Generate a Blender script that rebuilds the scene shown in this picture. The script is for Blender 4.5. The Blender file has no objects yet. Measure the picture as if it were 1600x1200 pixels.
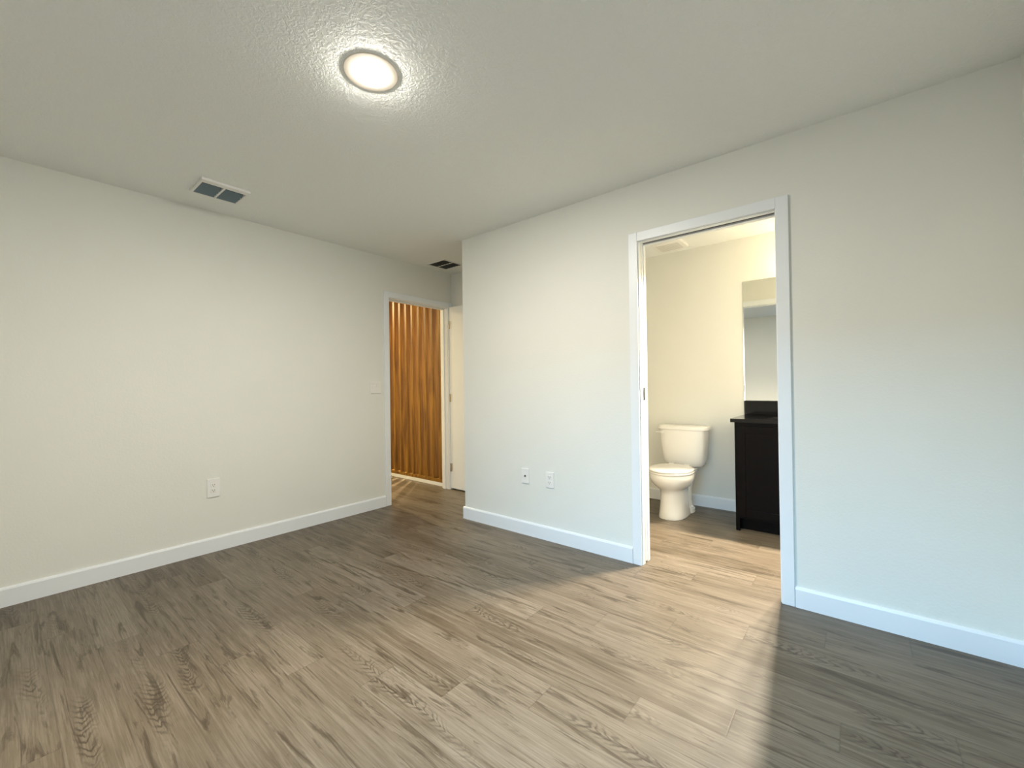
import bpy, bmesh, math, random
from mathutils import Vector, Matrix
random.seed(7)
PI = math.pi
S = bpy.context.scene
COL = S.collection

# ------------------------------------------------------------------ camera
F_PX, YAW, PITCH, ROLL, EYE = 660.33, 0.6876, 0.0056, -0.0139, 1.1508
def cam_axes():
    cy, sy, cp, sp = math.cos(YAW), math.sin(YAW), math.cos(PITCH), math.sin(PITCH)
    f = Vector((-sy*cp, cy*cp, sp)); r = Vector((cy, sy, 0)); u = r.cross(f)
    cr, sr = math.cos(ROLL), math.sin(ROLL)
    return f, cr*r + sr*u, cr*u - sr*r
_f, _r, _u = cam_axes()
cd = bpy.data.cameras.new('camera'); cam = bpy.data.objects.new('camera', cd); COL.objects.link(cam)
cd.sensor_fit = 'HORIZONTAL'; cd.sensor_width = 36; cd.lens = F_PX/1600*36; cd.clip_start = 0.02
M = Matrix((( _r.x, _u.x, -_f.x, 0), (_r.y, _u.y, -_f.y, 0), (_r.z, _u.z, -_f.z, EYE), (0, 0, 0, 1)))
cam.matrix_world = M
S.camera = cam

# ------------------------------------------------------------------ world, light, exposure
w = bpy.data.worlds.new('sky'); S.world = w; w.use_nodes = True
bg = w.node_tree.nodes['Background']; bg.inputs[0].default_value = (0.62, 0.80, 1.0, 1); bg.inputs[1].default_value = 1.0
S.view_settings.view_transform = 'Standard'; S.view_settings.look = 'None'
S.view_settings.exposure = 0.06; S.view_settings.gamma = 1.0; S.view_settings.use_curve_mapping = False

def area(name, loc, rot, sx, sy, power, color):
    l = bpy.data.lights.new(name, 'AREA'); l.shape = 'RECTANGLE'; l.size = sx; l.size_y = sy
    l.energy = power; l.color = color
    o = bpy.data.objects.new(name, l); o.location = loc; o.rotation_euler = rot; COL.objects.link(o); return o
# daylight of the open sky outside the bedroom window (behind the camera)
SKY_POWER, SKY_COL = 1050, (0.25, 0.63, 1.0)
_d = Vector((-0.47, -1.2, 1.35)) - Vector((-0.47, -4.3, 3.5))
area('window_daylight', (-0.47, -4.3, 3.5), _d.to_track_quat('-Z', 'Y').to_euler(), 3.2, 2.2, SKY_POWER, SKY_COL)
LAMP_BEDROOM = 54.0
LAMP_BATH = 6.5
SPOT_BATH = 1000.0
LAMP_HALL = 62.0
LAMP_BEYOND = 170.0

# ------------------------------------------------------------------ measured layout (metres)
H = 2.44
XL, YR, XC, YN = -3.584, 2.602, -2.686, 3.295      # left wall, right wall, its corner, nook end
XE, YB = 0.518, -1.13                              # right end wall, back wall
YBB = 4.205                                        # bathroom back wall
WT = 0.115
XBL, XBR = -2.57, 0.02                             # bathroom side walls

# ------------------------------------------------------------------ materials
def mat(name, col=(0.8, 0.8, 0.8), rough=0.5, metal=0.0, bump=None, coat=0.0, spec=0.5, var=0.0, vscale=3.0):
    m = bpy.data.materials.new(name); m.use_nodes = True
    nt = m.node_tree; b = nt.nodes['Principled BSDF']
    b.inputs['Base Color'].default_value = (*col, 1); b.inputs['Roughness'].default_value = rough
    b.inputs['Metallic'].default_value = metal; b.inputs['Coat Weight'].default_value = coat
    b.inputs['Specular IOR Level'].default_value = spec
    tc = nt.nodes.new('ShaderNodeTexCoord')
    if var:
        n = nt.nodes.new('ShaderNodeTexNoise'); n.inputs['Scale'].default_value = vscale; n.inputs['Detail'].default_value = 5
        r = nt.nodes.new('ShaderNodeValToRGB'); r.color_ramp.elements[0].position = 0.3; r.color_ramp.elements[1].position = 0.7
        r.color_ramp.elements[0].color = (*[c*(1-var) for c in col], 1); r.color_ramp.elements[1].color = (*[min(1, c*(1+var)) for c in col], 1)
        nt.links.new(tc.outputs['Object'], n.inputs['Vector']); nt.links.new(n.outputs['Fac'], r.inputs[0]); nt.links.new(r.outputs[0], b.inputs['Base Color'])
    if bump:
        scale, strength, dist, detail = bump
        n = nt.nodes.new('ShaderNodeTexNoise'); n.inputs['Scale'].default_value = scale; n.inputs['Detail'].default_value = detail
        bp = nt.nodes.new('ShaderNodeBump'); bp.inputs['Strength'].default_value = strength; bp.inputs['Distance'].default_value = dist
        nt.links.new(tc.outputs['Object'], n.inputs['Vector']); nt.links.new(n.outputs['Fac'], bp.inputs['Height']); nt.links.new(bp.outputs[0], b.inputs['Normal'])
    return m

def emis(name, col, strength):
    m = bpy.data.materials.new(name); m.use_nodes = True; nt = m.node_tree
    nt.nodes.remove(nt.nodes['Principled BSDF']); e = nt.nodes.new('ShaderNodeEmission')
    e.inputs[0].default_value = (*col, 1); e.inputs[1].default_value = strength
    nt.links.new(e.outputs[0], nt.nodes['Material Output'].inputs[0]); return m

M_WALL = mat('painted_drywall', (0.79, 0.80, 0.75), 0.75, bump=(95, 0.35, 0.002, 3), spec=0.3, var=0.012, vscale=2.0)
M_TRIM = mat('semi_gloss_trim_paint', (0.83, 0.87, 0.90), 0.35, bump=(12, 0.05, 0.001, 2), var=0.01)
M_PORC = mat('vitreous_china', (0.86, 0.85, 0.81), 0.12, coat=0.4, var=0.006)
M_SEAT = mat('seat_plastic', (0.88, 0.87, 0.83), 0.25, var=0.006)
M_ESP = mat('espresso_wood', (0.0022, 0.0013, 0.0009), 0.36, bump=(60, 0.05, 0.001, 4), var=0.25, vscale=20, spec=0.10)
M_GRAN = mat('black_granite', (0.003, 0.003, 0.0035), 0.08, var=0.5, vscale=300, spec=0.3)
M_CHROME = mat('chrome', (0.85, 0.85, 0.86), 0.08, metal=1.0, var=0.01)
M_NICK = mat('satin_nickel', (0.55, 0.53, 0.50), 0.3, metal=1.0, var=0.03)
M_PLATE = mat('device_plate_plastic', (0.84, 0.84, 0.82), 0.3, var=0.006)
M_DARK = mat('dark_slot', (0.012, 0.012, 0.013), 0.6, var=0.1)
M_DUCT_SHADE = mat('duct_shade', (0.02, 0.023, 0.026), 0.8, var=0.1)
M_BLADE = mat('vent_blades', (0.14, 0.20, 0.24), 0.5, var=0.1)
M_BLADE2 = mat('vent_blades_dark', (0.022, 0.026, 0.024), 0.6, var=0.1)
M_RING = mat('warm_white_trim_ring', (0.80, 0.74, 0.64), 0.6, var=0.01)
M_VENT = mat('vent_white_enamel', (0.82, 0.82, 0.80), 0.35, var=0.01)
M_TRACK_SHADE = mat('track_slot_shade', (0.05, 0.038, 0.03), 0.6, metal=0.2, var=0.1)
M_BLACK = mat('black_metal_pull', (0.02, 0.02, 0.022), 0.4, metal=0.5, var=0.1)

def ceiling_mat():
    m = mat('knockdown_ceiling_paint', (0.86, 0.885, 0.865), 0.8, spec=0.25)
    nt = m.node_tree; b = nt.nodes['Principled BSDF']
    tc = nt.nodes['Texture Coordinate']
    n1 = nt.nodes.new('ShaderNodeTexNoise'); n1.inputs['Scale'].default_value = 50; n1.inputs['Detail'].default_value = 4; n1.inputs['Distortion'].default_value = 1.2
    r1 = nt.nodes.new('ShaderNodeValToRGB'); r1.color_ramp.elements[0].position = 0.44; r1.color_ramp.elements[1].position = 0.58
    n2 = nt.nodes.new('ShaderNodeTexNoise'); n2.inputs['Scale'].default_value = 120; n2.inputs['Detail'].default_value = 2
    mx = nt.nodes.new('ShaderNodeMath'); mx.operation = 'MULTIPLY_ADD'; mx.inputs[1].default_value = 0.35
    bp = nt.nodes.new('ShaderNodeBump'); bp.inputs['Strength'].default_value = 0.36; bp.inputs['Distance'].default_value = 0.0035
    L = nt.links.new
    L(tc.outputs['Object'], n1.inputs['Vector']); L(tc.outputs['Object'], n2.inputs['Vector'])
    L(n1.outputs['Fac'], r1.inputs[0]); L(n2.outputs['Fac'], mx.inputs[0]); L(r1.outputs[0], mx.inputs[2]); L(mx.outputs[0], bp.inputs['Height']); L(bp.outputs[0], b.inputs['Normal'])
    return m
M_CEIL = ceiling_mat()

def floor_mat():
    m = bpy.data.materials.new('vinyl_oak_planks'); m.use_nodes = True; nt = m.node_tree
    b = nt.nodes['Principled BSDF']; L = nt.links.new
    def mth(op, a, bb=None, c=None):
        n = nt.nodes.new('ShaderNodeMath'); n.operation = op
        for i, v in enumerate((a, bb, c)):
            if v is None: continue
            if isinstance(v, (int, float)): n.inputs[i].default_value = v
            else: L(v, n.inputs[i])
        return n.outputs[0]
    def comb(x, y, z=0.0):
        n = nt.nodes.new('ShaderNodeCombineXYZ')
        for i, v in enumerate((x, y, z)):
            if isinstance(v, (int, float)): n.inputs[i].default_value = v
            else: L(v, n.inputs[i])
        return n.outputs[0]
    def noise(v, scale=1.0, detail=4, rough=0.55, dist=0.0):
        n = nt.nodes.new('ShaderNodeTexNoise'); n.inputs['Scale'].default_value = scale; n.inputs['Detail'].default_value = detail
        n.inputs['Roughness'].default_value = rough; n.inputs['Distortion'].default_value = dist; L(v, n.inputs['Vector']); return n.outputs['Fac']
    def ramp(v, stops):
        n = nt.nodes.new('ShaderNodeValToRGB'); e = n.color_ramp.elements
        while len(e) < len(stops): e.new(0.5)
        for i, (p, c) in enumerate(stops):
            e[i].position = p; e[i].color = (*c, 1) if isinstance(c, tuple) else (c, c, c, 1)
        L(v, n.inputs[0]); return n.outputs[0]
    def mix(fac, a, bb, mode='MIX'):
        n = nt.nodes.new('ShaderNodeMix'); n.data_type = 'RGBA'; n.blend_type = mode
        if isinstance(fac, (int, float)): n.inputs[0].default_value = fac
        else: L(fac, n.inputs[0])
        for i, v in ((6, a), (7, bb)):
            if isinstance(v, tuple): n.inputs[i].default_value = (*v, 1)
            else: L(v, n.inputs[i])
        return n.outputs[2]
    tc = nt.nodes.new('ShaderNodeTexCoord'); sp = nt.nodes.new('ShaderNodeSeparateXYZ'); L(tc.outputs['Object'], sp.inputs[0])
    X, Y = sp.outputs[0], sp.outputs[1]
    PW, PL = 0.1525, 1.22
    rr = mth('DIVIDE', mth('SUBTRACT', Y, 0.583), PW); row = mth('FLOOR', rr); fy = mth('FRACT', rr)
    cx = mth('DIVIDE', mth('SUBTRACT', mth('ADD', X, 2.08), mth('MULTIPLY', row, 0.288)), PL); colm = mth('FLOOR', cx); fx = mth('FRACT', cx)
    wn = nt.nodes.new('ShaderNodeTexWhiteNoise'); wn.noise_dimensions = '3D'; L(comb(row, colm, 3.7), wn.inputs['Vector'])
    rnd = wn.outputs['Value']
    ws = nt.nodes.new('ShaderNodeSeparateColor'); L(wn.outputs['Color'], ws.inputs[0]); r2, r3 = ws.outputs[1], ws.outputs[2]
    # every plank shows another stretch of the log
    ox = mth('ADD', X, mth('MULTIPLY', rnd, 37.0)); oy = mth('ADD', Y, mth('MULTIPLY', r2, 19.0))
    fine = noise(comb(mth('MULTIPLY', ox, 5.5), mth('MULTIPLY', oy, 190.0)), 1.0, 6, 0.7)
    mid = noise(comb(mth('MULTIPLY', ox, 2.2), mth('MULTIPLY', oy, 42.0)), 1.0, 6, 0.65, 0.5)
    # cathedral arches: V shaped ripples down the middle of some planks
    wob = noise(comb(mth('MULTIPLY', ox, 3.0), mth('MULTIPLY', oy, 9.0)), 1.0, 3, 0.5)
    cen = mth('SUBTRACT', mth('ADD', fy, mth('MULTIPLY', mth('SUBTRACT', wob, 0.5), 0.9)), mth('ADD', 0.3, mth('MULTIPLY', r3, 0.4)))
    arch = mth('ADD', mth('MULTIPLY', ox, 150.0), mth('MULTIPLY', mth('ABSOLUTE', cen), 42.0))
    arch = mth('ADD', arch, mth('MULTIPLY', wob, 40.0))
    arch = mth('ADD', arch, mth('MULTIPLY', noise(comb(mth('MULTIPLY', ox, 22.0), mth('MULTIPLY', oy, 45.0)), 1.0, 4, 0.6), 9.0))
    arch = mth('POWER', mth('MULTIPLY', mth('ADD', mth('SINE', arch), 1.0), 0.5), 2.5)
    cmask = mth('MULTIPLY', ramp(mth('ABSOLUTE', cen), [(0.05, 1.0), (0.24, 0.0)]),
                ramp(noise(comb(mth('MULTIPLY', ox, 1.5), mth('MULTIPLY', oy, 3.0), 5.0), 1.0, 2), [(0.50, 0.0), (0.60, 1.0)]))
    # long flame-like dark grain streaks
    st = noise(comb(mth('MULTIPLY', ox, 2.3), mth('MULTIPLY', oy, 24.0), 2.0), 1.0, 7, 0.66, 1.1)
    streak = ramp(st, [(0.545, 0.0), (0.59, 0.6), (0.66, 1.0)])
    patch = ramp(noise(comb(mth('MULTIPLY', ox, 2.4), mth('MULTIPLY', oy, 11.0), 9.0), 1.0, 3), [(0.55, 0.0), (0.68, 1.0)])
    base = ramp(rnd, [(0.0, (0.106, 0.083, 0.054)), (0.4, (0.139, 0.112, 0.078)), (0.75, (0.158, 0.130, 0.093)), (1.0, (0.196, 0.165, 0.123))])
    c = mix(mth('MULTIPLY', ramp(mid, [(0.44, 0.0), (0.60, 1.0)]), 0.42), base, (0.254, 0.219, 0.168))
    c = mix(mth('MULTIPLY', ramp(fine, [(0.42, 0.0), (0.62, 1.0)]), 0.50), c, (0.076, 0.055, 0.032))
    c = mix(mth('MULTIPLY', streak, 0.80), c, (0.040, 0.027, 0.013))
    c = mix(mth('MULTIPLY', patch, 0.42), c, (0.057, 0.040, 0.020))
    c = mix(mth('MULTIPLY', mth('MULTIPLY', arch, cmask), 0.78), c, (0.035, 0.024, 0.012))
    # seams
    ey = mth('MULTIPLY', mth('MINIMUM', fy, mth('SUBTRACT', 1.0, fy)), PW); ex = mth('MULTIPLY', mth('MINIMUM', fx, mth('SUBTRACT', 1.0, fx)), PL)
    seam = ramp(mth('MINIMUM', ex, ey), [(0.0, 1.0), (0.0016, 0.0)])
    c = mix(mth('MULTIPLY', seam, 0.35), c, (0.05, 0.036, 0.024))
    L(c, b.inputs['Base Color'])
    rg = mth('ADD', 0.36, mth('MULTIPLY', fine, 0.16)); L(rg, b.inputs['Roughness'])
    b.inputs['Specular IOR Level'].default_value = 0.45
    bp = nt.nodes.new('ShaderNodeBump'); bp.inputs['Strength'].default_value = 0.25; bp.inputs['Distance'].default_value = 0.0008
    L(mth('SUBTRACT', mth('MULTIPLY', fine, 0.5), mth('ADD', seam, mth('MULTIPLY', streak, 0.2))), bp.inputs['Height']); L(bp.outputs[0], b.inputs['Normal'])
    return m
M_FLOOR = floor_mat()

def slat_mat():
    m = mat('stained_pine', (0.42, 0.21, 0.06), 0.5)
    nt = m.node_tree; b = nt.nodes['Principled BSDF']; L = nt.links.new
    tc = nt.nodes['Texture Coordinate']
    mp = nt.nodes.new('ShaderNodeMapping'); mp.inputs['Scale'].default_value = (28, 28, 1.6)
    oi = nt.nodes.new('ShaderNodeObjectInfo'); cb = nt.nodes.new('ShaderNodeCombineXYZ'); mu = nt.nodes.new('ShaderNodeMath'); mu.operation = 'MULTIPLY'; mu.inputs[1].default_value = 60
    L(oi.outputs['Random'], mu.inputs[0]); L(mu.outputs[0], cb.inputs[0]); L(mu.outputs[0], cb.inputs[2]); L(cb.outputs[0], mp.inputs['Location'])
    n = nt.nodes.new('ShaderNodeTexNoise'); n.inputs['Scale'].default_value = 1; n.inputs['Detail'].default_value = 5; n.inputs['Distortion'].default_value = 0.6
    r = nt.nodes.new('ShaderNodeValToRGB'); r.color_ramp.elements[0].position = 0.35; r.color_ramp.elements[1].position = 0.68
    r.color_ramp.elements[0].color = (0.135, 0.056, 0.004, 1); r.color_ramp.elements[1].color = (0.33, 0.172, 0.018, 1)
    L(tc.outputs['Object'], mp.inputs[0]); L(mp.outputs[0], n.inputs['Vector']); L(n.outputs['Fac'], r.inputs[0]); L(r.outputs[0], b.inputs['Base Color'])
    return m
M_SLAT = slat_mat()
M_MIRROR = mat('mirror_silver', (0.93, 0.95, 0.94), 0.0, metal=1.0)
def pane_mat():
    m = bpy.data.materials.new('window_glass'); m.use_nodes = True; nt = m.node_tree
    nt.nodes.remove(nt.nodes['Principled BSDF'])
    t = nt.nodes.new('ShaderNodeBsdfTransparent'); g = nt.nodes.new('ShaderNodeBsdfGlossy'); g.inputs['Roughness'].default_value = 0.02
    fr = nt.nodes.new('ShaderNodeFresnel'); fr.inputs[0].default_value = 1.45; mx = nt.nodes.new('ShaderNodeMixShader')
    nt.links.new(fr.outputs[0], mx.inputs[0]); nt.links.new(t.outputs[0], mx.inputs[1]); nt.links.new(g.outputs[0], mx.inputs[2])
    nt.links.new(mx.outputs[0], nt.nodes['Material Output'].inputs[0]); return m
M_GLASS = pane_mat()
def lamp_mat(name, col, watts, area_m2):
    return emis(name, col, watts/(PI*area_m2))

# ------------------------------------------------------------------ mesh helpers
def box(bm, x0, x1, y0, y1, z0, z1, bev=0.0, seg=2):
    r = bmesh.ops.create_cube(bm, size=1.0); vs = r['verts']
    for v in vs:
        v.co = Vector(((x0+x1)/2 + v.co.x*(x1-x0), (y0+y1)/2 + v.co.y*(y1-y0), (z0+z1)/2 + v.co.z*(z1-z0)))
    if bev:
        es = list({e for v in vs for e in v.link_edges})
        bmesh.ops.bevel(bm, geom=es, offset=bev, segments=seg, profile=0.5, affect='EDGES')
def prism(bm, poly, a0, a1, axis):
    """poly: (p, z) pairs in the plane normal to axis; extruded from a0 to a1 along it"""
    def P(a, p, z): return Vector((a, p, z)) if axis == 'x' else Vector((p, a, z))
    A = [bm.verts.new(P(a0, *q)) for q in poly]; B = [bm.verts.new(P(a1, *q)) for q in poly]
    n = len(poly); bm.faces.new(A); bm.faces.new(B[::-1])
    for i in range(n): bm.faces.new((A[i], B[i], B[(i+1) % n], A[(i+1) % n]))
    bmesh.ops.recalc_face_normals(bm, faces=bm.faces)
def cyl(bm, c, r, h, axis='z', seg=32, r2=None):
    rot = {'z': Matrix(), 'x': Matrix.Rotation(PI/2, 4, 'Y'), 'y': Matrix.Rotation(-PI/2, 4, 'X')}[axis]
    bmesh.ops.create_cone(bm, cap_ends=True, segments=seg, radius1=r, radius2=r if r2 is None else r2, depth=h, matrix=Matrix.Translation(c) @ rot)
def loft(bm, rings, cap0=True, cap1=True):
    R = [[bm.verts.new(p) for p in ring] for ring in rings]; n = len(R[0])
    for a, b_ in zip(R, R[1:]):
        for i in range(n): bm.faces.new((a[i], a[(i+1) % n], b_[(i+1) % n], b_[i]))
    if cap0: bm.faces.new(R[0][::-1])
    if cap1: bm.faces.new(R[-1])
    bmesh.ops.recalc_face_normals(bm, faces=bm.faces)
def sup(cx, cy, z, rx, ry, n=2.0, N=48, ryb=None):
    """super-ellipse ring; ryb = other radius towards +y"""
    out = []
    for i in range(N):
        t = 2*PI*i/N; c, s = math.cos(t), math.sin(t)
        k = ry if s < 0 or ryb is None else ryb
        out.append(Vector((cx + rx*math.copysign(abs(c)**(2/n), c), cy + k*math.copysign(abs(s)**(2/n), s), z)))
    return out
def obj(name, bm, m, parent=None, smooth=False, auto=None):
    me = bpy.data.meshes.new(name); bm.to_mesh(me); bm.free()
    if isinstance(m, (list, tuple)):
        for k in m: me.materials.append(k)
    else: me.materials.append(m)
    if smooth:
        for p in me.polygons: p.use_smooth = True
    o = bpy.data.objects.new(name, me); COL.objects.link(o)
    if parent is not None:
        o.parent = parent; o.matrix_parent_inverse = Matrix.Translation(-parent.location) if parent.type == 'EMPTY' else Matrix()
    if auto is not None:
        me.shade_smooth() if hasattr(me, 'shade_smooth') else None
        try: me.set_sharp_from_angle(angle=math.radians(auto))
        except Exception: pass
    return o
def nb(): return bmesh.new()
def struct(name, bm, m, parent=None, label=None):
    o = obj(name, bm, m, parent); 
    if parent is None: o['kind'] = 'structure'
    if label: o['label'] = label
    return o
def thing(name, label, cat, loc, group=None):
    o = bpy.data.objects.new(name, None); o.empty_display_size = 0.1; COL.objects.link(o); o.location = loc
    o['label'] = label; o['category'] = cat
    if group: o['group'] = group
    return o
def bx(name, m, parent, *a, bev=0.0, **k):
    bm = nb(); box(bm, *a, bev=bev); return obj(name, bm, m, parent, **k)

# ------------------------------------------------------------------ the shell
bm = nb(); box(bm, -8.2, 0.75, -1.4, 7.2, -0.12, 0.0); floor = struct('floor', bm, M_FLOOR)
floor['label'] = 'grey-brown wood-look plank floor'
bm = nb(); box(bm, -8.2, 0.75, -1.4, 7.2, H, H+0.12); ceil = struct('ceiling', bm, M_CEIL)
ceil['label'] = 'white knockdown-textured ceiling'

# left wall with the bedroom door opening (rough opening 2.441..3.245 x 2.06)
DY0, DY1, DZ = 2.441, 3.243, 2.06
bm = nb()
box(bm, XL-WT, XL, YB-0.2, DY0, 0, H); box(bm, XL-WT, XL, DY0, DY1, DZ, H); box(bm, XL-WT, XL, DY1, YN, 0, H)
struct('wall_left', bm, M_WALL)
bm = nb(); box(bm, XL-WT, XBL, YN, YN+WT, 0, H); struct('wall_nook_end', bm, M_WALL)
bm = nb(); box(bm, XC, XBL, YR+WT, YN, 0, H); box(bm, XC, XBL, YN+WT, YBB+WT, 0, H); struct('wall_nook_side', bm, M_WALL)
# right wall: pocket-door cavity between two skins
PX0, PX1, PZ = -1.096, -0.313, 2.081
SK0, SK1 = YR+0.040, YR+0.077
bm = nb()
box(bm, XC, -1.93, YR, YR+WT, 0, H)
box(bm, -1.93, PX0, YR, SK0, 0, H); box(bm, -1.93, PX0, SK1, YR+WT, 0, H); box(bm, -1.93, PX0, SK0, SK1, 2.14, H)
box(bm, PX0, PX1, YR, SK0, PZ, H); box(bm, PX0, PX1, SK1, YR+WT, PZ, H); box(bm, PX0, PX1, SK0, SK1, 2.14, H)
box(bm, PX1, XE, YR, YR+WT, 0, H)
struct('wall_right', bm, M_WALL)
bm = nb(); box(bm, XE, XE+WT, YB-0.2, YR+WT, 0, H); struct('wall_end', bm, M_WALL)
# back wall (behind the camera) with the window
WX0, WX1, WZ0, WZ1 = -1.08, 0.14, 0.62, 2.08
bm = nb()
box(bm, XL, WX0, YB-0.14, YB, 0, H); box(bm, WX1, XE, YB-0.14, YB, 0, H)
box(bm, WX0, WX1, YB-0.14, YB, 0, WZ0); box(bm, WX0, WX1, YB-0.14, YB, WZ1, H)
struct('wall_back', bm, M_WALL)
bm = nb()
for a in ((WX0, WX0+.05, WZ0, WZ1), (WX1-.05, WX1, WZ0, WZ1), (WX0+.05, WX1-.05, WZ0, WZ0+.05), (WX0+.05, WX1-.05, WZ1-.05, WZ1), (WX0+.05, WX1-.05, 1.33, 1.37)):
    box(bm, a[0], a[1], YB-0.12, YB-0.07, a[2], a[3], 0.004)
wf = struct('window_1', bm, M_TRIM)
bm = nb(); box(bm, WX0+.05, WX1-.05, YB-0.097, YB-0.092, WZ0+.05, WZ1-.05); obj('pane', bm, M_GLASS, wf)
bm = nb(); box(bm, WX0-.04, WX1+.04, YB-0.068, YB+0.03, WZ0-0.001, WZ0+0.018, 0.004); obj('window_sill', bm, M_TRIM, wf)
# bathroom shell
bm = nb(); box(bm, XBL, XBR+WT, YBB, YBB+WT, 0, H); struct('wall_bathroom_back', bm, M_WALL)
bm = nb(); box(bm, XBR, XBR+WT, YR+WT, YBB, 0, H); struct('wall_bathroom_right', bm, M_WALL)
# hall shell
bm = nb(); box(bm, -8.0, XL-WT, 1.70-WT, 1.70, 0, H); struct('wall_hall_front', bm, M_WALL)
bm = nb(); box(bm, -8.0-WT, -8.0, 1.70-WT, 6.9, 0, H); struct('wall_hall_far', bm, M_WALL)
bm = nb(); box(bm, -8.0, XL, 6.9, 6.9+WT, 0, H); struct('wall_hall_back', bm, M_WALL)
bm = nb(); box(bm, XL-WT, XL, YN+WT, 6.9, 0, H); struct('wall_hall_right', bm, M_WALL)

# ------------------------------------------------------------------ baseboards
BT, BH = 0.014, 0.104
def bprof(s, w0):   # s = direction the board faces
    return [(w0, 0), (w0+s*BT, 0), (w0+s*BT, BH-0.012), (w0+s*(BT-0.004), BH-0.003), (w0+s*(BT-0.009), BH), (w0, BH)]
def base(name, runs, lab):
    bm = nb()
    for (axis, w0, s, a0, a1) in runs: prism(bm, bprof(s, w0), a0, a1, axis)
    struct(name, bm, M_TRIM, label=lab)
base('baseboard_left', [('y', XL, 1, YB, 2.395)], 'white baseboard along the left wall')
base('baseboard_right_1', [('x', YR, -1, XC-BT, -1.141), ('y', XC, -1, YR, YN)], 'white baseboard left of the bathroom doorway wrapping the wall corner')
base('baseboard_right_2', [('x', YR, -1, -0.268, XE)], 'white baseboard right of the bathroom doorway')
base('baseboard_end', [('y', XE, -1, YB, YR-BT)], 'white baseboard on the end wall at the right edge')
base('baseboard_back', [('x', YB, 1, XL+BT, XE-BT)], 'white baseboard under the window wall')
base('baseboard_nook', [('x', YN, -1, XL, XC-BT)], 'white baseboard behind the open door')
base('baseboard_bathroom', [('x', YBB, -1, XBL, -0.757)], 'white baseboard behind the toilet')

# ------------------------------------------------------------------ door casings and jambs
CW, CT = 0.057, 0.014
def casing_leg_x(bm, x0, x1, z1, wall, s):    # on a wall of constant y
    prism(bm, [(x0, 0), (x1, 0), (x1, z1), (x0, z1)], wall, wall+s*CT, 'y')
# pocket doorway casing (bedroom side): clear edges -1.082 / -0.327, head 2.064
bm = nb()
box(bm, -1.139, -1.082, YR-CT, YR, 0, 2.121, 0.002); box(bm, -0.327, -0.270, YR-CT, YR, 0, 2.121, 0.002); box(bm, -1.082, -0.327, YR-CT, YR, 2.064, 2.121, 0.002)
struct('trim_1', bm, M_TRIM, label='white casing around the bathroom doorway')
bm = nb()
box(bm, -1.139, -1.082, YR+WT, YR+WT+CT, 0, 2.121, 0.002); box(bm, -0.327, -0.270, YR+WT, YR+WT+CT, 0, 2.121, 0.002); box(bm, -1.082, -0.327, YR+WT, YR+WT+CT, 2.064, 2.121, 0.002)
struct('trim_2', bm, M_TRIM, label='white casing on the bathroom side of the doorway')
bm = nb()
for (a, b_) in ((YR, SK0-0.002), (SK1+0.002, YR+WT)):
    box(bm, PX0, -1.077, a, b_, 0, 2.060, 0.0015); box(bm, PX0, -0.332, a, b_, 2.060, PZ, 0.0015)
box(bm, -0.332, PX1, YR, YR+WT, 0, PZ, 0.0015)
struct('trim_3', bm, M_TRIM, label='white split jamb of the bathroom doorway')
bm = nb(); box(bm, -1.075, -0.335, SK0+0.003, SK1-0.003, 2.068, 2.130); struct('trim_4', bm, M_TRACK_SHADE, label='sliding-door track in the doorway head, lowered and darkened as the shade of its slot')  # track lowered to fill the slot, its dark colour stands for the slot's shade
# bedroom doorway casing: clear 2.460..3.224, head 2.041
bm = nb()
box(bm, XL, XL+CT, 2.398, 2.455, 0, 2.104, 0.002); box(bm, XL, XL+CT, 2.455, 3.229, 2.047, 2.104, 0.002); box(bm, XL, XL+CT, 3.229, YN-0.001, 0, 2.104, 0.002)
struct('trim_5', bm, M_TRIM, label='white casing around the bedroom doorway')
bm = nb()
box(bm, XL-WT, XL, DY0, 2.460, 0, 2.041, 0.0015); box(bm, XL-WT, XL, 3.224, DY1, 0, 2.041, 0.0015); box(bm, XL-WT, XL, DY0, DY1, 2.041, DZ, 0.0015)
# stops
box(bm, XL-0.085, XL-0.050, 2.460, 2.472, 0, 2.029, 0.001); box(bm, XL-0.085, XL-0.050, 3.212, 3.224, 0, 2.029, 0.001); box(bm, XL-0.085, XL-0.050, 2.460, 3.224, 2.029, 2.041, 0.001)
struct('trim_6', bm, M_TRIM, label='white jamb and stop of the bedroom doorway')

# ------------------------------------------------------------------ doors
bm = nb(); box(bm, XL+0.016, XL+0.016+0.756, 3.238, 3.273, 0.018, 2.052, 0.002)
d1 = struct('door_1', bm, M_TRIM, label='flat white bedroom door swung open against the nook wall')
for z in (0.25, 1.03, 1.85):
    bm = nb(); cyl(bm, (XL+0.018, 3.232, z), 0.006, 0.09, seg=16); box(bm, XL+0.018, XL+0.045, 3.2355, 3.2378, z-0.044, z+0.044)
    obj('hinge', bm, M_NICK, d1)
bm = nb(); cyl(bm, (-2.87, 3.234, 0.95), 0.032, 0.008, 'y'); cyl(bm, (-2.87, 3.215, 0.95), 0.012, 0.035, 'y'); bmesh.ops.create_uvsphere(bm, u_segments=24, v_segments=12, radius=0.027, matrix=Matrix.Translation((-2.87, 3.185, 0.95)))
obj('knob', bm, M_NICK, d1, auto=40)
bm = nb(); box(bm, -1.86, -1.0775, SK0+0.006, SK1-0.006, 0.012, 2.088, 0.001)
d2 = struct('door_2', bm, M_TRIM, label='white pocket door slid back into the wall, edge showing')
bm = nb(); box(bm, -1.079, -1.0755, SK0+0.007, SK1-0.007, 1.050, 1.130, 0.001); obj('edge_pull', bm, M_DARK, d2)['label'] = 'black edge pull'

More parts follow.
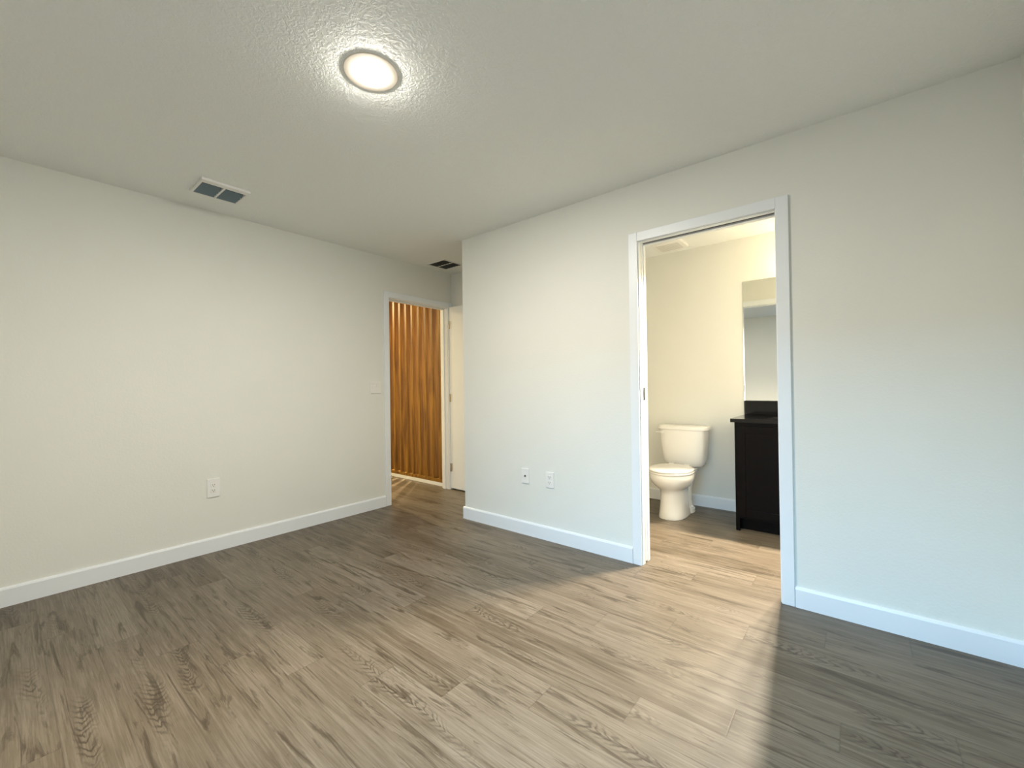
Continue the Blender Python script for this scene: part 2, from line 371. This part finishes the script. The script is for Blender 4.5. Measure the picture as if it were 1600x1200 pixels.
# ------------------------------------------------------------------ wooden slat screen in the hall
sc = thing('slat_screen', 'tall warm brown vertical wood slat screen on a low white curb beyond the bedroom doorway', 'screen', (-4.9, 3.315, 0))
bm = nb(); box(bm, -7.2, XL-WT, 3.27, 3.36, 0, 0.042, 0.003); obj('curb', bm, M_TRIM, sc)['label'] = 'white painted curb'
bm = nb(); box(bm, -7.2, XL-WT, 3.27, 3.36, 0.042, 0.080, 0.002); obj('bottom_rail', bm, M_SLAT, sc)
bm = nb(); box(bm, -7.2, XL-WT, 3.27, 3.36, 2.40, H, 0.002); obj('top_rail', bm, M_SLAT, sc)
sm = nb(); box(sm, -0.019, 0.019, -0.0445, 0.0445, 0.080, 2.40, 0.002)
proto = obj('slat', sm, M_SLAT, sc); proto.parent = sc
proto.matrix_parent_inverse = Matrix(); proto.location = (-3.789+4.9, 0.0, 0)
for k in range(1, 27):
    c = proto.copy(); COL.objects.link(c); c.parent = sc; c.location = (-3.789+4.9 - 0.1255*k, 0.0, 0)

# ------------------------------------------------------------------ lamps
def downlight(x, y, name, lab, watts, col, R=0.108, r=0.070, trim_m=M_RING):
    t = thing(name, lab, 'ceiling light', (x, y, H))
    bm = nb(); N = 64
    prof = [(R, 0.0), (R-0.001, -0.0012), (R-0.004, -0.0022), (r+0.008, -0.0040), (r+0.002, -0.0036), (r-0.001, -0.0012)]
    rings = [[Vector((x+a*math.cos(2*PI*i/N), y+a*math.sin(2*PI*i/N), H+z)) for i in range(N)] for a, z in prof]
    loft(bm, rings, False, False); obj('trim_ring', bm, trim_m, t)
    bm = nb(); rings = []
    for k in range(7):
        a = k/6*PI/2*0.92; rr_ = (r-0.001)*math.cos(a) if k else r-0.001
        rings.append([Vector((x+rr_*math.cos(2*PI*i/N), y+rr_*math.sin(2*PI*i/N), H-0.0014-0.0110*math.sin(a))) for i in range(N)])
    loft(bm, rings, False, True)
    bm.normal_update()
    if list(bm.faces)[-1].normal.z > 0: bmesh.ops.reverse_faces(bm, faces=bm.faces[:])
    obj('diffuser', bm, lamp_mat(name+'_glow', col, watts, PI*r*r), t, smooth=True)
    return t
downlight(-1.523, 0.975, 'recessed_ceiling_light', 'round white flush ceiling light glowing warm above the bedroom', LAMP_BEDROOM, (0.97, 0.905, 0.81))
downlight(-5.35, 2.75, 'hall_ceiling_light', 'round hall ceiling light beyond the bedroom doorway', LAMP_HALL, (1.0, 0.78, 0.42))
downlight(-4.95, 4.10, 'room_ceiling_light', 'round ceiling light behind the wood slat screen', LAMP_BEYOND, (1.0, 0.74, 0.44))

vl = thing('vanity_light', 'three-globe bar light on the bathroom wall above the mirror', 'wall light', (-0.34, YBB, 2.17))
bx('backplate', M_NICK, vl, -0.46, -0.08, YBB-0.02, YBB, 2.15, 2.23, bev=0.004)
for xx in (-0.42, -0.27, -0.12):
    bm = nb(); cyl(bm, (xx, YBB-0.05, 2.19), 0.010, 0.07, 'y', 16); obj('arm', bm, M_NICK, vl, auto=40)
    bm = nb(); bmesh.ops.create_uvsphere(bm, u_segments=32, v_segments=16, radius=0.045, matrix=Matrix.Translation((xx, YBB-0.105, 2.17)))
    obj('glass_globe', bm, lamp_mat('globe_glow', (1.0, 0.76, 0.42), LAMP_BATH/3, 4*PI*0.045**2), vl, smooth=True)

# spots added in front of the globes to strengthen the beam through the doorway
for xx in (-0.42, -0.27, -0.12):
    sl = bpy.data.lights.new('doorway_beam_spot', 'SPOT'); sl.energy = SPOT_BATH/3; sl.color = (1.0, 0.85, 0.66); sl.spot_size = math.radians(76); sl.spot_blend = 0.6; sl.shadow_soft_size = 0.05
    so = bpy.data.objects.new('doorway_beam_spot', sl); COL.objects.link(so); so.location = (xx, YBB-0.165, 2.17)
    so.rotation_euler = (Vector((-0.72, 2.0, 0.0))-so.location).to_track_quat('-Z', 'Y').to_euler()

# ------------------------------------------------------------------ ceiling registers
def register(x0, x1, y0, y1, blade_m, lab, fx0=0.030, fx1=0.030, fy=0.016, tilt=1, drop=0.010, louvre=6, group=None):
    t = thing('air_vent', lab, 'vent', ((x0+x1)/2, (y0+y1)/2, H))
    zc = H-drop; ym = (y0+y1)/2
    bm = nb()
    box(bm, x0-fx0, x0, y0-fy, y1+fy, zc, H, 0.0015); box(bm, x1, x1+fx1, y0-fy, y1+fy, zc, H, 0.0015)
    box(bm, x0, x1, y0-fy, y0, zc, H, 0.0015); box(bm, x0, x1, y1, y1+fy, zc, H, 0.0015); box(bm, x0, x1, ym-0.006, ym+0.006, zc, H, 0.0015)
    obj('frame', bm, M_VENT, t)
    bm = nb(); box(bm, x0, x1, y0, y1, H-0.0015, H-0.0005); obj('duct_shade_plate', bm, M_DUCT_SHADE, t)  # flat dark sheet on the uncut ceiling, coloured as the shade inside a duct
    for (a, b_) in ((y0, ym-0.006), (ym+0.006, y1)):
        bm = nb()
        xe = x1-0.034 if tilt < 0 else x1
        for k in range(louvre):
            xx = x0 + (k+0.5)*(xe-x0)/louvre; h = (xe-x0)/louvre*(0.40 if tilt < 0 else 0.42)
            lo, hi = zc+0.001, H-0.002
            za, zb = (hi, lo) if tilt > 0 else (lo, hi)
            x_a, x_b = max(xx-h, x0+0.0005), min(xx+h, x1-0.0005)
            prism(bm, [(x_a, za), (x_b, zb), (x_b, zb-0.0008), (x_a, za-0.0008)], a+0.001, b_-0.001, 'y')
        obj('louvres', bm, blade_m, t)
    return t
register(-3.275, -3.082, 0.800, 1.036, M_BLADE, 'white ceiling vent with two banks of grey louvres close to the left wall', fx0=0.012, fx1=0.045, fy=0.014, drop=0.016, tilt=-1, louvre=4)
register(-3.462, -3.222, 2.868, 3.104, M_BLADE2, 'dark square ceiling vent in the nook by the bedroom doorway', fx0=0.012, fx1=0.014, fy=0.012, drop=0.006)
ef = thing('exhaust_fan', 'rounded white exhaust fan grille on the bathroom ceiling', 'exhaust fan', (-1.33, 3.93, H))
bm = nb(); loft(bm, [sup(-1.34, 3.96, H-0.0005, 0.145, 0.145, 5), sup(-1.34, 3.96, H-0.012, 0.145, 0.145, 5), sup(-1.34, 3.96, H-0.020, 0.135, 0.135, 5)], True, True)
obj('grille', bm, M_VENT, ef, auto=35)
bm = nb()
for k in range(7): box(bm, -1.44, -1.24, 3.875+k*0.028, 3.883+k*0.028, H-0.0215, H-0.0195)
obj('slots', bm, mat('fan_slots', (0.55, 0.54, 0.50), 0.5, var=0.05), ef)

# ------------------------------------------------------------------ wall devices
def device(name, lab, cat, origin, face, wd, hg, kind, group=None):
    """face 'x': plate on the left wall looking +x; 'y': on the right wall looking -y. Local frame: u along the wall, v up, n out."""
    t = thing(name, lab, cat, origin, group)
    ox_, oy_, oz_ = origin
    def B(bm, u0, u1, v0, v1, n0, n1, bev=0.0):
        if face == 'x': box(bm, ox_+n0, ox_+n1, oy_+u0, oy_+u1, oz_+v0, oz_+v1, bev)
        else: box(bm, ox_+u0, ox_+u1, oy_-n1, oy_-n0, oz_+v0, oz_+v1, bev)
    def Cc(bm, u, v, n0, n1, r, seg=24):
        c = (ox_+(n0+n1)/2, oy_+u, oz_+v) if face == 'x' else (ox_+u, oy_-(n0+n1)/2, oz_+v)
        cyl(bm, c, r, abs(n1-n0), 'x' if face == 'x' else 'y', seg)
    bm = nb(); B(bm, -wd/2, wd/2, -hg/2, hg/2, 0, 0.0075, 0.0025); obj('cover_plate', bm, M_PLATE, t)
    if kind == 'duplex':
        for s in (1, -1):
            bm = nb(); B(bm, -0.0165, 0.0165, s*0.0195-0.0135, s*0.0195+0.0135, 0.0065, 0.0095, 0.002); r = obj('receptacle', bm, M_SEAT, t)
            bm = nb(); B(bm, -0.0075, -0.0050, s*0.0195-0.001, s*0.0195+0.008, 0.0090, 0.0098); B(bm, 0.0050, 0.0075, s*0.0195-0.001, s*0.0195+0.008, 0.0090, 0.0098); Cc(bm, 0, s*0.0195-0.0065, 0.0090, 0.0098, 0.0026, 12)
            sl = obj('slots', bm, M_DARK, None); sl.parent = r
        bm = nb(); Cc(bm, 0, 0, 0.0055, 0.0072, 0.003, 12); obj('screw', bm, M_PLATE, t)
    elif kind == 'coax':
        bm = nb(); Cc(bm, 0, 0.0, 0.0055, 0.0080, 0.0085, 6); obj('hex_nut', bm, M_CHROME, t)
        bm = nb(); Cc(bm, 0, 0.0, 0.0070, 0.0150, 0.0050, 20); obj('coaxial_jack', bm, M_DARK, t)
        bm = nb(); Cc(bm, 0, 0.044, 0.0055, 0.0070, 0.003, 12); obj('screw', bm, M_PLATE, t)
        bm = nb(); Cc(bm, 0, -0.044, 0.0055, 0.0070, 0.003, 12); obj('screw', bm, M_PLATE, t)
    elif kind == 'rocker':
        for u in (-0.0233, 0.0233):
            bm = nb(); B(bm, u-0.0165, u+0.0165, -0.0335, 0.0335, 0.0055, 0.0075, 0.001); fr_ = obj('rocker_frame', bm, M_PLATE, t)
            bm = nb(); B(bm, u-0.0150, u+0.0150, -0.031, 0.001, 0.0070, 0.0085, 0.001); B(bm, u-0.0150, u+0.0150, 0.0, 0.031, 0.0070, 0.0105, 0.001)
            rk = obj('rocker', bm, M_SEAT, None); rk.parent = fr_
    return t
device('wall_outlet', 'white duplex wall outlet alone on the long left wall', 'outlet', (XL, 0.977, 0.455), 'x', 0.078, 0.132, 'duplex')
device('wall_outlet', 'white duplex outlet nearer the bathroom doorway on the right wall', 'outlet', (-1.784, YR, 0.452), 'y', 0.072, 0.116, 'duplex')
device('coaxial_wall_plate', 'white cable jack plate with one dark central socket on the right wall', 'cable jack', (-2.0115, YR, 0.455), 'y', 0.072, 0.116, 'coax')
device('light_switch', 'white double rocker light switch beside the bedroom door casing', 'light switch', (XL, 2.300, 1.158), 'x', 0.112, 0.112, 'rocker')

# ------------------------------------------------------------------ bathroom: mirror, vanity, toilet
mr = bx('wall_mirror', M_MIRROR, None, -0.790, -0.015, YBB-0.006, YBB-0.0005, 0.997, 2.050, bev=0.0008)
mr['label'] = 'frameless rectangular mirror above the dark vanity'; mr['category'] = 'mirror'

VX0, VX1, VY0 = -0.762, 0.0, 3.672
v = thing('bathroom_vanity', 'espresso brown vanity cabinet standing right of the toilet', 'vanity', ((VX0+VX1)/2, 3.93, 0))
bm = nb(); box(bm, VX0+0.018, VX1-0.018, VY0+0.018, YBB, 0.10, 0.118); box(bm, VX0+0.018, VX1-0.018, YBB-0.008, YBB-0.001, 0.118, 0.845); box(bm, VX0+0.018, VX1-0.018, VY0+0.07, VY0+0.086, 0, 0.10)
box(bm, VX0, VX0+0.018, VY0+0.018, YBB-0.001, 0, 0.845); box(bm, VX1-0.018, VX1, VY0+0.018, YBB-0.001, 0, 0.845)
obj('body', bm, M_ESP, v)
bm = nb()
for a in ((VX0, VX0+.028, 0.0, .845), (VX1-.028, VX1, 0.0, .845), (VX0+.028, VX1-.028, .812, .845), (VX0+.028, VX1-.028, .10, .128)):
    box(bm, a[0], a[1], VY0, VY0+0.018, a[2], a[3], 0.001)
obj('face_frame', bm, M_ESP, v)
def shaker(x0, x1, z0, z1, yf, knob_x):
    bm = nb(); s = 0.055
    box(bm, x0, x0+s, yf, yf+.018, z0, z1, .0012); box(bm, x1-s, x1, yf, yf+.018, z0, z1, .0012)
    box(bm, x0+s, x1-s, yf, yf+.018, z1-s, z1, .0012); box(bm, x0+s, x1-s, yf, yf+.018, z0, z0+s, .0012); box(bm, x0+s, x1-s, yf+.007, yf+.014, z0+s, z1-s)
    d = obj('door', bm, M_ESP, v)
    bm = nb(); cyl(bm, (knob_x, yf-0.010, z1-0.09), 0.005, 0.02, 'y', 16); cyl(bm, (knob_x, yf-0.022, z1-0.09), 0.013, 0.010, 'y', 24)
    k = obj('knob', bm, M_NICK, None, auto=40); k.parent = d; k.matrix_parent_inverse = d.matrix_parent_inverse.inverted() if False else Matrix()
    return d, k
for a in ((VX0+.020, -0.383, 0.120, 0.818, VY0-0.0185, -0.412), (-0.379, VX1-.020, 0.120, 0.818, VY0-0.0185, -0.350)):
    shaker(*a)
ct = thing('vanity_countertop', 'black granite vanity top with backsplash and white oval sink', 'countertop', (-0.39, 3.93, 0.845))
# slab with an oval hole
CX0, CX1, CY0, CY1, CZ0, CZ1 = -0.787, 0.018, 3.650, YBB-0.0005, 0.846, 0.874
SX, SY, SRX, SRY = -0.385, 3.905, 0.205, 0.155
def slab_hole(bm, z0, z1):
    N = 64; inner = [(SX+SRX*math.cos(2*PI*i/N), SY+SRY*math.sin(2*PI*i/N)) for i in range(N)]
    outer = []
    for i in range(N):
        c, s_ = math.cos(2*PI*i/N), math.sin(2*PI*i/N)
        ts = []
        if abs(c) > 1e-9: ts.append(((CX1 if c > 0 else CX0)-SX)/c)
        if abs(s_) > 1e-9: ts.append(((CY1 if s_ > 0 else CY0)-SY)/s_)
        t_ = min(ts); outer.append([SX+c*t_, SY+s_*t_])
    for cxr in (CX0, CX1):
        for cyr in (CY0, CY1):
            j = min(range(N), key=lambda q: (outer[q][0]-cxr)**2+(outer[q][1]-cyr)**2); outer[j] = [cxr, cyr]
    rings = [[Vector((p[0], p[1], z)) for p in q] for q, z in ((inner, z0), (outer, z0), (outer, z1), (inner, z1), (inner, z0))]
    R_ = [[bm.verts.new(p) for p in ring] for ring in rings[:4]]; R_.append(R_[0])
    for a, b_ in zip(R_, R_[1:]):
        for i in range(N): bm.faces.new((a[i], a[(i+1) % N], b_[(i+1) % N], b_[i]))
    bmesh.ops.recalc_face_normals(bm, faces=bm.faces)
bm = nb(); slab_hole(bm, CZ0, CZ1); obj('slab', bm, M_GRAN, ct)
bm = nb(); box(bm, CX0, CX1, YBB-0.021, YBB-0.001, CZ1, 0.995, 0.002); obj('backsplash', bm, M_GRAN, ct)
bm = nb()
rings = [sup(SX, SY, CZ1+z, rx, ry, 2.0, 64) for z, rx, ry in ((-.0285, .222, .172), (-.0285, .206, .156), (-.033, .202, .152), (-.06, .165, .118), (-.105, .10, .07), (-.115, .03, .03))]
loft(bm, rings, False, True); obj('sink_bowl', bm, M_PORC, ct, smooth=True)
fa = thing('sink_faucet', 'chrome faucet behind the white sink on the black top', 'faucet', (SX, 4.115, CZ1))
bm = nb(); loft(bm, [sup(SX, 4.125, CZ1+0.0002, .080, .024, 2.4), sup(SX, 4.125, CZ1+.010, .078, .022, 2.4), sup(SX, 4.125, CZ1+.014, .070, .016, 2.4)]); obj('base', bm, M_CHROME, fa, smooth=True)
def tube(bm, pts, rad, N=14):
    rings = []
    for i, p in enumerate(pts):
        p = Vector(p); d = (Vector(pts[min(i+1, len(pts)-1)])-Vector(pts[max(i-1, 0)])).normalized()
        a = d.cross(Vector((1, 0, 0))); a = a.normalized() if a.length > 1e-3 else Vector((0, 1, 0)); c = d.cross(a).normalized()
        r_ = rad[i] if isinstance(rad, (list, tuple)) else rad
        rings.append([p + r_*(a*math.cos(2*PI*k/N)+c*math.sin(2*PI*k/N)) for k in range(N)])
    loft(bm, rings)
bm = nb(); tube(bm, [(SX, 4.125, CZ1+.01), (SX, 4.123, CZ1+.06), (SX, 4.105, CZ1+.095), (SX, 4.06, CZ1+.105), (SX, 4.015, CZ1+.09)], [.016, .014, .012, .011, .010]); obj('spout', bm, M_CHROME, fa, smooth=True)
for s in (-1, 1):
    bm = nb(); cyl(bm, (SX+s*.055, 4.125, CZ1+.022), .012, .022, 'z', 20); box(bm, SX+s*.055-.022, SX+s*.055+.022, 4.120, 4.130, CZ1+.033, CZ1+.040, .002); obj('handle', bm, M_CHROME, fa, auto=40)

# toilet
TX = -1.275
t = thing('toilet', 'cream-white two-piece toilet with closed lid against the bathroom back wall', 'toilet', (TX, 3.88, 0))
bm = nb()
rings = [sup(TX, 3.80, 0.001, .110, .205, 2.6, ryb=.20), sup(TX, 3.80, 0.015, .111, .206, 2.6, ryb=.20), sup(TX, 3.80, .05, .107, .200, 2.5, ryb=.18),
         sup(TX, 3.80, .12, .102, .192, 2.4, ryb=.17), sup(TX, 3.80, .20, .100, .190, 2.3, ryb=.18), sup(TX, 3.79, .238, .103, .190, 2.2, ryb=.19), sup(TX, 3.775, .258, .122, .198, 2.1, ryb=.20),
         sup(TX, 3.755, .280, .146, .208, 2.05, ryb=.21), sup(TX, 3.738, .305, .164, .213, 2.0, ryb=.215), sup(TX, 3.728, .330, .176, .216, 2.0, ryb=.22),
         sup(TX, 3.725, .346, .181, .219, 2.0, ryb=.22), sup(TX, 3.725, .384, .183, .221, 2.0, ryb=.22), sup(TX, 3.725, .389, .178, .216, 2.0, ryb=.215)]
loft(bm, rings); obj('bowl', bm, M_PORC, t, auto=50)
bm = nb()   # rear foot and trapway
loft(bm, [sup(TX, 3.965, .001, .118, .120, 2.4), sup(TX, 3.965, .030, .116, .117, 2.4), sup(TX, 3.975, .045, .090, .105, 2.6), sup(TX, 3.985, .10, .078, .12, 2.6),
          sup(TX, 3.995, .20, .080, .125, 2.6), sup(TX, 4.00, .30, .100, .13, 2.8), sup(TX, 4.00, .36, .125, .14, 3.2), sup(TX, 4.00, .385, .128, .145, 3.4)])
obj('trapway_base', bm, M_PORC, t, auto=50)
for s in (-1, 1):
    bm = nb(); loft(bm, [sup(TX+s*.098, 3.965, .040, .014, .014), sup(TX+s*.098, 3.965, .052, .012, .012), sup(TX+s*.098, 3.965, .058, .006, .006)]); obj('bolt_cap', bm, M_SEAT, t, smooth=True)
bm = nb(); sy = 3.722
loft(bm, [sup(TX, sy, 0.3900, .184, .222, 2.0, ryb=.205), sup(TX, sy, 0.3940, .187, .225, 2.0, ryb=.207), sup(TX, sy, 0.4020, .187, .225, 2.0, ryb=.207), sup(TX, sy, 0.4060, .183, .221, 2.0, ryb=.205)]); obj('seat', bm, M_SEAT, t, auto=40)
bm = nb()
loft(bm, [sup(TX, sy, 0.4090, .180, .218, 2.0, ryb=.205), sup(TX, sy, 0.4120, .184, .222, 2.0, ryb=.207), sup(TX, sy, 0.4200, .184, .222, 2.0, ryb=.207), sup(TX, sy, 0.4260, .176, .214, 2.0, ryb=.20), sup(TX, sy, 0.4285, .150, .188, 2.0, ryb=.18)])
obj('seat_lid', bm, M_SEAT, t, auto=40)
for s in (-1, 1):
    bm = nb(); cyl(bm, (TX+s*.07, 3.935, .414), .014, .045, 'x', 16); obj('seat_hinge', bm, M_SEAT, t, auto=40)
bm = nb(); ty = 4.088   # tank, tapering and rounded below
loft(bm, [sup(TX, ty+.01, .388, .140, .062, 3.0), sup(TX, ty+.008, .395, .164, .074, 3.2), sup(TX, ty+.006, .415, .180, .082, 3.6), sup(TX, ty+.004, .45, .188, .088, 4.2), sup(TX, ty+.002, .50, .192, .091, 4.6),
          sup(TX, ty, .60, .200, .096, 5.0), sup(TX, ty, .70, .206, .100, 5.0), sup(TX, ty, .725, .207, .101, 5.0)])
obj('tank', bm, M_PORC, t, auto=40)
bm = nb()
loft(bm, [sup(TX, ty-.001, .7255, .218, .106, 5.0), sup(TX, ty-.001, .730, .224, .110, 5.0), sup(TX, ty-.001, .752, .224, .110, 5.0), sup(TX, ty-.001, .762, .218, .104, 5.0), sup(TX, ty-.001, .766, .200, .088, 4.5)])
obj('tank_lid', bm, M_PORC, t, auto=40)
bm = nb(); cyl(bm, (TX-.165, ty-.104, .700), .012, .016, 'y', 20); box(bm, TX-.225, TX-.158, ty-.118, ty-.110, .694, .706, .003)
obj('flush_lever', bm, M_SEAT, t, auto=40)
bm = nb(); cyl(bm, (TX-.17, YBB-.045, .19), .008, .09, 'y', 14); cyl(bm, (TX-.17, YBB-.085, .19), .014, .03, 'y', 14); tube(bm, [(TX-.17, YBB-.085, .20), (TX-.17, YBB-.085, .28), (TX-.150, YBB-.088, .34), (TX-.13, YBB-.09, .40)], .005)
obj('supply_line', bm, M_CHROME, t, auto=40)
